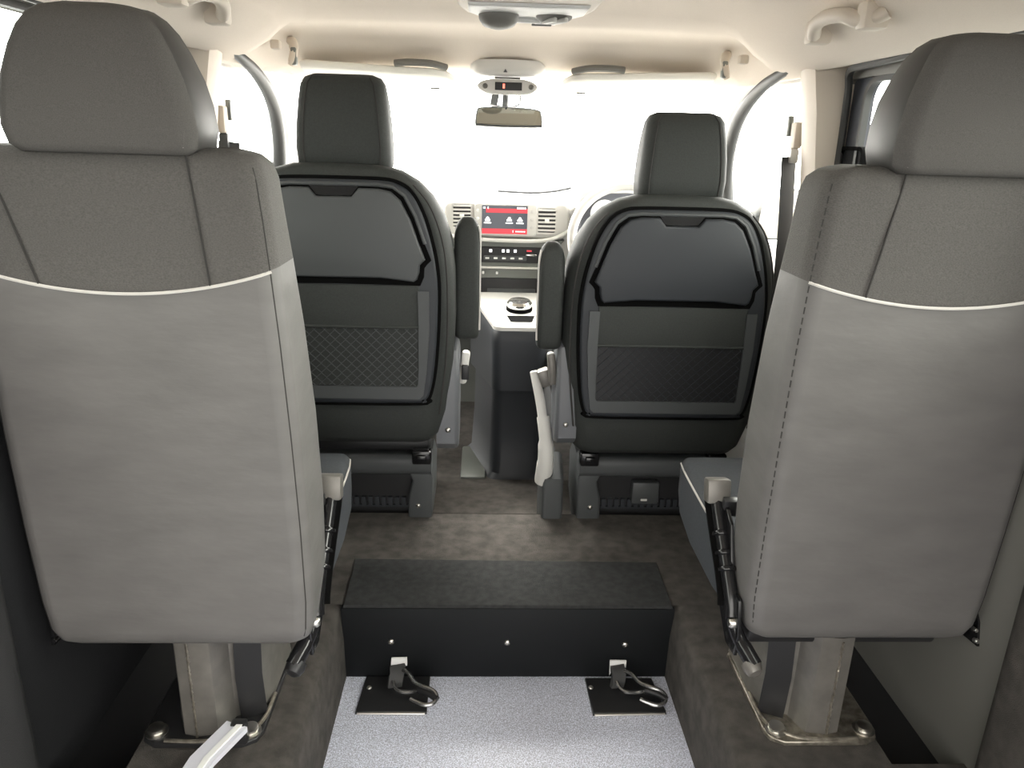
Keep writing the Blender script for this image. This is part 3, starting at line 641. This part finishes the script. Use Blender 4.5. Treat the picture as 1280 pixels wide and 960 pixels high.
    if s < 0:
        bm = B(); box(bm, rx+.032, rx+.052, 1.918, 1.928, .415, .455, .003); obj('handle_slot', bm, M['black'], rc)
    # fixed base: bar, legs, dark recess with grille, hinge
    bm = B(); rings = []
    for x in [cx-.205+.41*i/8 for i in range(9)]:
        rings.append([(x, y, z) for y, z in rr(1.965, .158, .035, .030, .02, 4)])
    loft(bm, rings); bs = obj('base_crossbar', bm, M['plasticlt'], t)
    for q in (-1, 1):
        bm = B(); lg = [(cx+q*.200, .155), (cx+q*.208, .12), (cx+q*.206, .0), (cx+q*.196, -.08), (cx+q*.138, -.08), (cx+q*.140, .06), (cx+q*.152, .11), (cx+q*.14, .14)]
        prism(bm, lg, 'y', 2.15, 1.937, .008); l_ = obj('base_leg', bm, M['plasticlt'], t)
        bm = B(); dome_screw(bm, (cx+q*.168, 1.937, .035), (0, -1, 0), .007); obj('screw', bm, M['zinc'], l_)
        bm = B(); box(bm, cx+q*.152, cx+q*.205, 1.925, 1.96, .165, .205, .006); box(bm, cx+q*.165, cx+q*.192, 1.915, 1.95, .178, .196, .004); obj('hinge', bm, M['gloss'], t)
    bm = B(); box(bm, cx-.145, cx+.145, 1.985, 2.3, -.08, .14, .0); obj('base_box', bm, M['black'], t)
    bm = B()
    for k in range(14): box(bm, cx-.13+k*.019, cx-.13+k*.019+.012, 1.975, 1.986, .018, .042)
    box(bm, cx-.14, cx+.14, 1.979, 1.986, .010, .016); obj('grille', bm, M['plastic'], t)
    if s > 0:
        bm = B(); box(bm, .364, .442, 1.955, 1.986, .036, .104, .006); sk = obj('socket_box', bm, M['plasticlt'], t)
        bm = B(); box(bm, .390, .408, 1.952, 1.957, .048, .054, .001); obj('badge', bm, M['light'], sk)
    bm = B(); box(bm, cx-.2, cx+.2, 1.955, 2.04, .195, .235, .01); obj('hinge_tube', bm, M['black'], t)
    return t
front_seat(-1, -.411, .058, 1.80, 'dark front passenger seat seen from behind, nearer the left door, taller headrest', 'passenger')
front_seat(1, .411, 0, 1.88, 'dark driver seat seen from behind, in front of the steering wheel', 'driver')

# ------------------------------------------------------------------ parking brake beside the driver seat
t = thing('parking_brake', 'pale parking brake lever rising beside the driver seat base', 'lever', (.125, 2.0, -.08))
bm = B(); prism(bm, [(1.93, -.08), (2.12, -.08), (2.12, .12), (2.02, .17), (1.94, .12)], 'x', .105, .165, .012, both=True); obj('base_cover', bm, M['plasticlt'], t)
bm = B(); tube(bm, spline([(.108, 1.97, .10), (.112, 1.955, .17), (.110, 1.96, .23), (.102, 1.985, .29)], 5), [.024]*5+[.022]*5+[.018]*6, 12); obj('lever_sleeve', bm, M['light'], t)
bm = B(); tube(bm, spline([(.104, 1.975, .27), (.094, 1.995, .33), (.080, 2.02, .395), (.077, 2.025, .412)], 5), [.0135]*14+[.012, .008], 12); obj('lever_handle', bm, M['light'], t)
bm = B(); box(bm, .088, .120, 1.985, 2.02, .375, .425, .006, rot=Matrix.Rotation(-.35, 3, 'Y')); obj('belt_buckle', bm, M['steel'], t)

# ------------------------------------------------------------------ dashboard
t = thing('dashboard', 'dashboard across the cab, painted pale as if in glare, with vents, red touchscreen and climate controls', 'dashboard', (0.02, 3.0, .3))
bm = B(); prof = [(2.86, .40), (2.83, .56), (2.80, .64), (2.775, .70), (2.775, .775), (2.80, .806), (2.86, .822), (3.0, .828), (3.30, .83), (3.62, .82), (3.62, .3), (2.9, .3)]
prism(bm, [(p.x, p.y) for p in spline([(a, b, 0) for a, b in prof[:10]], 4)]+prof[10:], 'x', -.78, .80); obj('dash_body', bm, M['pale'], t)  # pale colour stands in for glare on a darker dash
bm = B(); prism(bm, rrect(-.215, .235, .685, .812, .03), 'y', 2.80, 2.752, .012); cp = obj('centre_panel', bm, M['light'], t)
def vent(x0, x1, z0, z1):
    bm = B(); frame(bm, rrect(x0-.006, x1+.006, z0-.006, z1+.006, .008), rrect(x0, x1, z0, z1, .005), 'y', 2.756, 2.744); v = obj('air_vent', bm, M['light'], t)
    bm = B(); box(bm, x0, x1, 2.7505, 2.7525, z0, z1); obj('vent_cavity', bm, M['black'], v)
    for k in range(6):
        z = z0+(k+.6)*(z1-z0)/6; bm = B(); box(bm, x0, x1, 2.740, 2.7500, z-.0035, z+.0035, .001); obj('vent_slat', bm, M['light'], v)
    bm = B(); box(bm, (x0+x1)/2-.008, (x0+x1)/2+.008, 2.734, 2.742, (z0+z1)/2-.006, (z0+z1)/2+.006, .002); obj('vent_tab', bm, M['white'], v)
vent(-.180, -.118, .722, .800); vent(.122, .184, .708, .792)
bm = B(); prism(bm, rrect(-.105, .118, .693, .806, .012), 'y', 2.755, 2.742, .004); sc = obj('touchscreen_bezel', bm, M['light'], t)
bm = B(); box(bm, -.078, .083, 2.7405, 2.743, .701, .799); obj('touchscreen', bm, M['screen'], sc)
bm = B(); box(bm, -.078, .083, 2.7395, 2.7412, .701, .719); box(bm, -.064, .083, 2.7395, 2.7412, .774, .789); obj('red_bar', bm, M['red'], sc, label='red bands on the touchscreen')
bm = B()
box(bm, -.074, -.066, 2.7388, 2.741, .788, .794); box(bm, -.058, -.055, 2.7388, 2.741, .787, .795)
for i in range(5): box(bm, .046+i*.0065, .0505+i*.0065, 2.7388, 2.741, .788, .7945)
for x in (-.058, .019, .057):
    disc(bm, (x, 2.741, .7545), (0, -1, 0), [(.0055, 0), (.0055, .002)], 12); box(bm, x-.009, x+.009, 2.7388, 2.741, .745, .7515); box(bm, x-.013, x+.013, 2.7388, 2.741, .737, .7405)
box(bm, .032, .034, 2.7388, 2.741, .706, .714)
for i in range(6): box(bm, .042+i*.006, .046+i*.006, 2.7388, 2.741, .708, .712)
obj('screen_icons', bm, M['icon'], sc, label='small white icons')
for q in (-.093, .100):
    for k in range(3):
        bm = B(); disc(bm, (q, 2.742, .725+k*.028), (0, -1, 0), [(.006, 0), (.006, .002), (.004, .003)], 12); obj('button', bm, M['pale'] if q > 0 else M['white'], sc)
# lower stack: sweeping shelf, climate strip, switches, open bin
bm = B(); prism(bm, [(-.20, .68), (.22, .68), (.20, .655), (.15, .555), (.15, .42), (-.12, .42), (-.12, .555), (-.18, .655)], 'y', 2.85, 2.745, .01); st = obj('lower_stack', bm, M['palegreen'], t)
bm = B(); tube(bm, spline([(-.21, 2.74, .695), (-.12, 2.735, .682), (0, 2.735, .678), (.12, 2.735, .679), (.19, 2.74, .692), (.24, 2.75, .72)], 5), .007, 8); obj('silver_trim', bm, M['light'], st)
bm = B(); prism(bm, rrect(-.085, .145, .598, .655, .01), 'y', 2.75, 2.738, .004); cl = obj('climate_strip', bm, M['black'], st)
bm = B(); prism(bm, rrect(-.070, .085, .607, .624, .004), 'y', 2.742, 2.735, .002); obj('switch_row', bm, M['plasticlt'], cl)
for i in range(5):
    bm = B(); box(bm, -.064+i*.030, -.050+i*.030, 2.731, 2.7355, .612, .618, .001); obj('switch', bm, M['white'], cl)
for x in (-.05, -.005, .012, .038):
    bm = B(); box(bm, x, x+.010, 2.735, 2.739, .636, .646, .001); obj('symbol', bm, M['icon'], cl)
bm = B(); box(bm, .080, .120, 2.730, 2.739, .625, .632, .002); obj('knob', bm, M['chrome'], cl)
bm = B(); box(bm, .084, .102, 2.7345, 2.739, .640, .645); obj('red_light', bm, M['red'], cl)
bm = B(); box(bm, -.11, .14, 2.728, 2.745, .578, .584, .002); obj('chrome_strip', bm, M['light'], st)
for x in (-.075, -.025):
    bm = B(); box(bm, x, x+.008, 2.738, 2.746, .556, .566, .002); obj('switch', bm, M['white'], st)
bm = B(); box(bm, -.08, .135, 2.738, 2.75, .470, .542, .003); obj('storage_bin', bm, M['black'], st)
bm = B(); box(bm, -.055, .12, 2.736, 2.742, .470, .505, .002); obj('bin_flap', bm, M['plasticlt'], st)
# instrument hood
bm = B(); hood = [(.25, .80), (.26, .855), (.30, .875), (.42, .88), (.54, .875), (.58, .855), (.59, .80)]
prism(bm, hood, 'y', 2.95, 2.68, .012); hd = obj('instrument_hood', bm, M['light'], t)
bm = B(); prism(bm, [(.262, .70), (.27, .835), (.31, .853), (.42, .857), (.53, .853), (.57, .835), (.578, .70)], 'y', 2.80, 2.676, .004); obj('instrument_cluster', bm, M['doorgrey'], hd)
for x in (.345, .50):
    bm = B(); disc(bm, (x, 2.676, .785), (0, -1, 0), [(.048, 0), (.048, .006), (.042, .007), (.04, .003), (0, .003)], 24); obj('gauge', bm, M['white'], hd)
bm = B(); tube(bm, spline([(-.02, 2.90, .838), (.10, 2.87, .837), (.18, 2.84, .846), (.24, 2.80, .862)], 5), .005, 6); obj('dash_seam', bm, M['plastic'], t)

# ------------------------------------------------------------------ steering wheel
t = thing('steering_wheel', 'pale grey steering wheel partly hidden behind the driver seat', 'steering wheel', (.405, 2.52, .71))
wc = Vector((.405, 2.50, .715)); wa = Vector((0, -math.cos(.42), math.sin(.42))); wu = Vector((1, 0, 0)); wv = wa.cross(wu).normalized()*-1
if wv.z < 0: wv = -wv
bm = B(); tube(bm, [wc+(wu*math.cos(a)+wv*math.sin(a))*.188 for a in [2*PI*k/48 for k in range(48)]], .0155, 12, True); obj('rim', bm, M['pale'], t)
bm = B(); disc(bm, wc-wa*.03, wa, [(.075, 0), (.08, .02), (.07, .035), (.04, .042), (0, .044)], 28); obj('hub', bm, M['pale'], t)
for a in (PI+.1, -.1, -PI/2):
    bm = B(); d_ = wu*math.cos(a)+wv*math.sin(a); strap(bm, [wc+d_*.06, wc+d_*.18], .04, .016, wa.cross(d_)); obj('spoke', bm, M['light'], t)
bm = B(); disc(bm, wc-wa*.03, -wa, [(.04, 0), (.045, .08), (.05, .2)], 16); obj('column', bm, M['palegreen'], t)

# ------------------------------------------------------------------ centre console
t = thing('centre_console', 'dark centre console with pale top and round gear selector between front seats', 'console', (.06, 2.6, -.11))
def taper(x, y): return .06+(x-.06)*(1+.85*max(0, (y-2.44)/.30))
bm = B(); rings = []
cons = [(-.113, -.05, .150, 2.41), (-.09, -.035, .145, 2.43), (.05, -.030, .143, 2.435), (.20, -.028, .140, 2.435), (.215, -.028, .14, 2.43), (.225, -.038, .142, 2.40), (.33, -.040, .139, 2.395), (.395, -.042, .138, 2.39), (.42, -.042, .136, 2.395), (.428, -.038, .13, 2.40)]
for z, x0, x1, y0 in cons:
    ring = []
    for x, y in rr((x0+x1)/2, (y0+2.735)/2, (x1-x0)/2, (2.735-y0)/2, .035, 6): ring.append((taper(x, y), y, z+max(0, (z-.2)/.23)*.05*(y-2.4)/.33))
    rings.append(ring)
loft(bm, rings); obj('console_body', bm, M['plastic'], t)
tp = rrect(-.038, .132, 2.405, 2.73, .03)
bm = B(); rings = []
for d0, dd in ((.0, 0), (.012, 0), (.016, .006)):
    rings.append([(taper(x, y), y, .428+d0+.05*(y-2.4)/.33) for x, y in inset(tp, dd)])
loft(bm, rings); ct = obj('console_top', bm, M['light'], t)
bm = B(); disc(bm, (.055, 2.56, .458), (0, -.13, 1), [(.040, 0), (.041, .020), (.043, .024), (.043, .034), (.036, .042), (.0, .044)], 28); gs = obj('gear_selector', bm, M['chrome'], ct)
bm = B(); disc(bm, (.055, 2.56, .455), (0, -.13, 1), [(.045, 0), (.045, .022), (.040, .024)], 28); obj('selector_ring', bm, M['gap'], gs)
bm = B(); sheet(bm, [[(x, 2.440+yy, .4460+.05*(.04+yy)/.33) for x in ((.022, .093) if yy == 0 else (.010, .105))] for yy in (0, .055)]); obj('cup_recess_shade', bm, M['gap'], ct)  # flat black sheet drawn as the shade inside a recess
bm = B(); box(bm, -.14, -.052, 2.42, 2.7, -.116, -.098, .008); obj('tunnel_cover', bm, M['palegreen'], t)

# ------------------------------------------------------------------ overhead console in the headliner
t = thing('overhead_console', 'beige overhead console with dark round speaker grille and reading lamps', 'console', (.01, 1.72, 1.33))
bm = B(); ol = [(-.150, 1.40), (.150, 1.40), (.150, 1.78), (.135, 1.86), (.10, 1.91), (.05, 1.935), (-.05, 1.935), (-.10, 1.91), (-.135, 1.86), (-.150, 1.78)]
bm2 = shift(ol, .015, 0); prism(bm, bm2, 'z', 1.338, 1.288, .016); oc = obj('console_shell', bm, M['beige'], t)
bm = B(); prism(bm, shift([(-.125, 1.7), (.125, 1.7), (.125, 1.8), (.10, 1.86), (.05, 1.885), (-.05, 1.885), (-.10, 1.86), (-.125, 1.8)], .015, 0), 'z', 1.292, 1.281, .006); ip = obj('lamp_panel', bm, M['white'], oc)
bm = B(); disc(bm, (-.045, 1.815, 1.284), (0, -.2, -1), [(.044, 0), (.043, .012), (.036, .022), (.02, .028), (0, .030)], 24); obj('speaker_grille', bm, M['doorframe'], ip, label='dark round grille')
bm = B(); disc(bm, (.075, 1.81, 1.284), (0, -.2, -1), [(.04, 0), (.039, .006), (.03, .009), (0, .009)], 24); ld = obj('reading_lamp', bm, M['doorframe'], ip)
for k in range(2):
    bm = B(); box(bm, .060+k*.024, .070+k*.024, 1.785, 1.835, 1.267, 1.277, .003, rot=Matrix.Rotation(.5, 3, 'Z')); obj('lamp_switch', bm, M['light'], ld)
bm = B(); box(bm, -.012, .05, 1.848, 1.864, 1.272, 1.282, .003); box(bm, .035, .085, 1.865, 1.882, 1.272, 1.282, .003); obj('rocker', bm, M['white'], ip)
bm = B(); box(bm, .03, .075, 1.87, 1.879, 1.269, 1.274, .002); obj('rocker_gap', bm, M['doorframe'], ip)

# ------------------------------------------------------------------ belt display panel and mirror under the screen header
t = thing('roof_display', 'pale roof display with red digit between the two sun visors', 'display', (-.005, 2.56, 1.20))
bm = B(); prism(bm, [(p.x-.004, p.y) for p in spline([(-.08, 2.475, 0), (0, 2.455, 0), (.08, 2.475, 0), (.115, 2.53, 0), (.10, 2.66, 0), (0, 2.70, 0), (-.10, 2.66, 0), (-.115, 2.53, 0)], 5, True)], 'z', 1.250, 1.208, .022, 5); obj('housing', bm, M['light'], t)
bm = B(); prism(bm, [(p.x, p.y) for p in spline([(-.098, 1.178, 0), (-.07, 1.196, 0), (0, 1.198, 0), (.062, 1.196, 0), (.090, 1.176, 0), (.062, 1.157, 0), (0, 1.155, 0), (-.07, 1.158, 0)], 4, True)], 'y', 2.56, 2.50, .008); fc = obj('face', bm, M['pale'], t)
bm = B(); box(bm, -.043, .040, 2.497, 2.502, 1.166, 1.189, .001); obj('display_window', bm, M['black'], fc)
bm = B(); box(bm, -.019, -.013, 2.4955, 2.498, 1.171, 1.184, .001); obj('red_digit', bm, M['redled'], fc, label='lit red digit')
for x in (-.073, .068):
    bm = B(); disc(bm, (x, 2.503, 1.177), (0, -1, 0), [(.008, 0), (.008, .006), (.005, .008), (.004, .004), (0, .004)], 14); obj('button', bm, M['doorframe'], fc)
bm = B(); box(bm, -.045, .035, 2.50, 2.53, 1.200, 1.204, .001); obj('slot', bm, M['doorframe'], t)
bm = B(); prism(bm, [(-.019, 1.214), (-.007, 1.214), (-.013, 1.224)], 'y', 2.49, 2.454); obj('warning_triangle', bm, M['plasticlt'], t)

t = thing('rear_view_mirror', 'rear view mirror hanging on its stalk in front of the windscreen', 'mirror', (.005, 2.6, 1.14))
mo = [(p.x, p.y) for p in spline([(-.105, 1.070, 0), (-.100, 1.110, 0), (-.085, 1.121, 0), (0, 1.124, 0), (.095, 1.118, 0), (.112, 1.10, 0), (.115, 1.070, 0), (.104, 1.062, 0), (0, 1.060, 0), (-.09, 1.062, 0)], 4, True)]
MR = Matrix.Rotation(-.085, 3, 'X')
bm = B(); prism(bm, mo, 'y', 2.63, 2.596, .010); bmesh.ops.rotate(bm, cent=(0, 2.595, 1.09), matrix=MR, verts=bm.verts); mh = obj('mirror_housing', bm, M['plasticlt'], t)
bm = B(); prism(bm, inset(mo, .006), 'y', 2.6, 2.5945); 
bmesh.ops.rotate(bm, cent=(0, 2.595, 1.09), matrix=MR, verts=bm.verts); obj('mirror_face', bm, M['mirror'], mh)
bm = B(); disc(bm, (-.005, 2.594, 1.117), (0, -1, 0), [(.003, 0), (.003, .002)], 10); obj('sensor', bm, M['black'], mh)
bm = B(); strap(bm, [(-.045, 2.63, 1.125), (-.038, 2.64, 1.165)], .024, .02, (1, 0, 0)); tube(bm, [(-.008, 2.62, 1.11), (-.004, 2.66, 1.19)], .011, 10); obj('stalk', bm, M['plasticlt'], t)
bm = B(); tube(bm, spline([(-.045, 2.64, 1.128), (.0, 2.63, 1.122), (.038, 2.64, 1.132), (.042, 2.66, 1.17)], 5), .003, 6); obj('cable', bm, M['plasticlt'], t)

# ------------------------------------------------------------------ sun visors
def visor(s, label):
    t = thing('sun_visor', label, 'sun visor', (s*.38, 2.45, 1.22), 'sun visors')
    o_ = [(.165, 2.60), (.165, 2.50), (.185, 2.445), (.225, 2.418), (.30, 2.412), (.59, 2.372), (.612, 2.382), (.618, 2.42), (.600, 2.56), (.57, 2.58)]
    bm = B(); rings = []
    for dz_, ins in ((.0, .006), (-.004, .001), (-.010, 0), (-.016, .002), (-.020, .009)):
        rings.append([(s*x, y+.02, 1.222-.30*(y-2.40)*.55+dz_+(.002 if x > .4 else 0)) for x, y in inset(o_, ins)])
    loft(bm, rings); v = obj('visor_board', bm, M['visor'], t)
    bm = B(); tube(bm, spline([(s*.19, 2.455, 1.222), (s*.235, 2.425, 1.229), (s*.30, 2.42, 1.230), (s*.34, 2.425, 1.227)], 5), .010, 8); obj('pivot_clip', bm, M['doorframe'], t)
    bm = B(); box(bm, s*.215, s*.245, 2.558, 2.566, 1.165, 1.170, .001); obj('mirror_tab', bm, M['doorframe'], v)
visor(-1, 'pale folded sun visor above the passenger side windscreen, left of the mirror')
visor(1, 'pale folded sun visor above the driver, right of the mirror')

# ------------------------------------------------------------------ coat hooks and grab handles
def hook(s, label):
    t = thing('coat_hook', label, 'hook', (s*.62, 2.32, 1.24), 'coat hooks by the cab doors')
    x = s*.622; y = 2.30
    bm = B(); tube(bm, spline([(x-s*.006, y+.03, 1.268), (x-s*.016, y+.012, 1.262), (x-s*.020, y, 1.243), (x-s*.016, y-.004, 1.218), (x-s*.010, y, 1.205)], 5), [.013]*10+[.011]*8+[.009]*3, 10); obj('hook_arm', bm, M['beige'], t)
    bm = B(); box(bm, x-s*.028, x-s*.012, y-.012, y+.010, 1.203, 1.25, .005); obj('hook_pad', bm, M['palegreen'], t)
    bm = B(); box(bm, x+s*.004, x+s*.03, y-.06, y-.03, 1.238, 1.262, .006); obj('hook_foot', bm, M['beige'], t)
hook(-1, 'small coat hook under the roof edge on the left, over the passenger door')
hook(1, 'small coat hook under the roof edge on the right, over the driver door')
def grab(s, label):
    t = thing('grab_handle', label, 'grab handle', (s*.6, 1.55, 1.26), 'rear grab handles')
    x = s*.595
    path = [(x+s*.012, 1.665, 1.250), (x-s*.004, 1.650, 1.240), (x-s*.018, 1.625, 1.240), (x-s*.030, 1.59, 1.252), (x-s*.033, 1.54, 1.258), (x-s*.030, 1.47, 1.252), (x-s*.018, 1.435, 1.240), (x-s*.004, 1.41, 1.240), (x+s*.012, 1.395, 1.25)]
    bm = B(); tube(bm, spline(path, 6), .0135, 10); obj('grip', bm, M['beige'], t, smooth=70)
    for y in (1.645, 1.42):
        bm = B(); box(bm, x-s*.024, x+s*.022, y-.020, y+.020, 1.222, 1.268, .008); obj('foot', bm, M['beige'], t)
grab(-1, 'beige grab handle on the left roof rail, mostly behind the headrest')
grab(1, 'beige grab handle on the right roof rail over the sliding door')

# ------------------------------------------------------------------ seat belts on the centre pillars
def belt(s, label):
    t = thing('seat_belt', label, 'seat belt', (s*.72, 2.0, 1.0), 'front seat belts on the pillars')
    x = s*.715
    bm = B(); box(bm, x-s*.008, x+s*.014, 1.985, 2.02, 1.02, 1.085, .006); g = obj('height_adjuster', bm, M['beige'], t)
    bm = B(); box(bm, x-s*.012, x+s*.01, 1.985, 2.015, .985, 1.02, .004); obj('belt_guide', bm, M['plasticlt'] if s < 0 else M['light'], g)
    bm = B(); box(bm, x-s*.014, x+s*.0, 2.02, 2.035, 1.05, 1.10, .003); obj('release_button', bm, M['palegreen'], g)
    bm = B(); strap(bm, spline([(x-s*.010, 2.0, 1.0), (x-s*.006, 1.995, .93), (x, 1.985, .80), (x+s*.006, 1.98, .6), (x+s*.01, 1.975, .25)], 5), .05, .004, (1, .55, 0)); obj('webbing', bm, M['web'], t)
    bm = B(); box(bm, x-s*.005, x+s*.03, 1.95, 2.0, .2, .26, .008); obj('lower_anchor', bm, M['plastic'], t)
belt(-1, 'passenger seat belt hanging from the left centre pillar')
belt(1, 'dark driver seat belt running down the right centre pillar')

# ------------------------------------------------------------------ outside mirror beyond the driver window
t = thing('door_mirror', 'outside door mirror seen through the driver side window', 'mirror', (.95, 2.62, .72))
mo = [(p.x, p.y) for p in spline([(.875, .730, 0), (.873, .80, 0), (.89, .865, 0), (.93, .885, 0), (1.01, .885, 0), (1.05, .86, 0), (1.055, .75, 0), (1.03, .715, 0), (.90, .712, 0)], 4, True)]
bm = B(); prism(bm, mo, 'y', 2.72, 2.645, .02); h = obj('shell', bm, M['plastic'], t)
bm = B(); prism(bm, inset(mo, .008), 'y', 2.65, 2.642); obj('glass', bm, M['mirror'], h)
bm = B(); tube(bm, [(.80, 2.72, .74), (.90, 2.69, .735)], .02, 10); obj('arm', bm, M['plastic'], h)
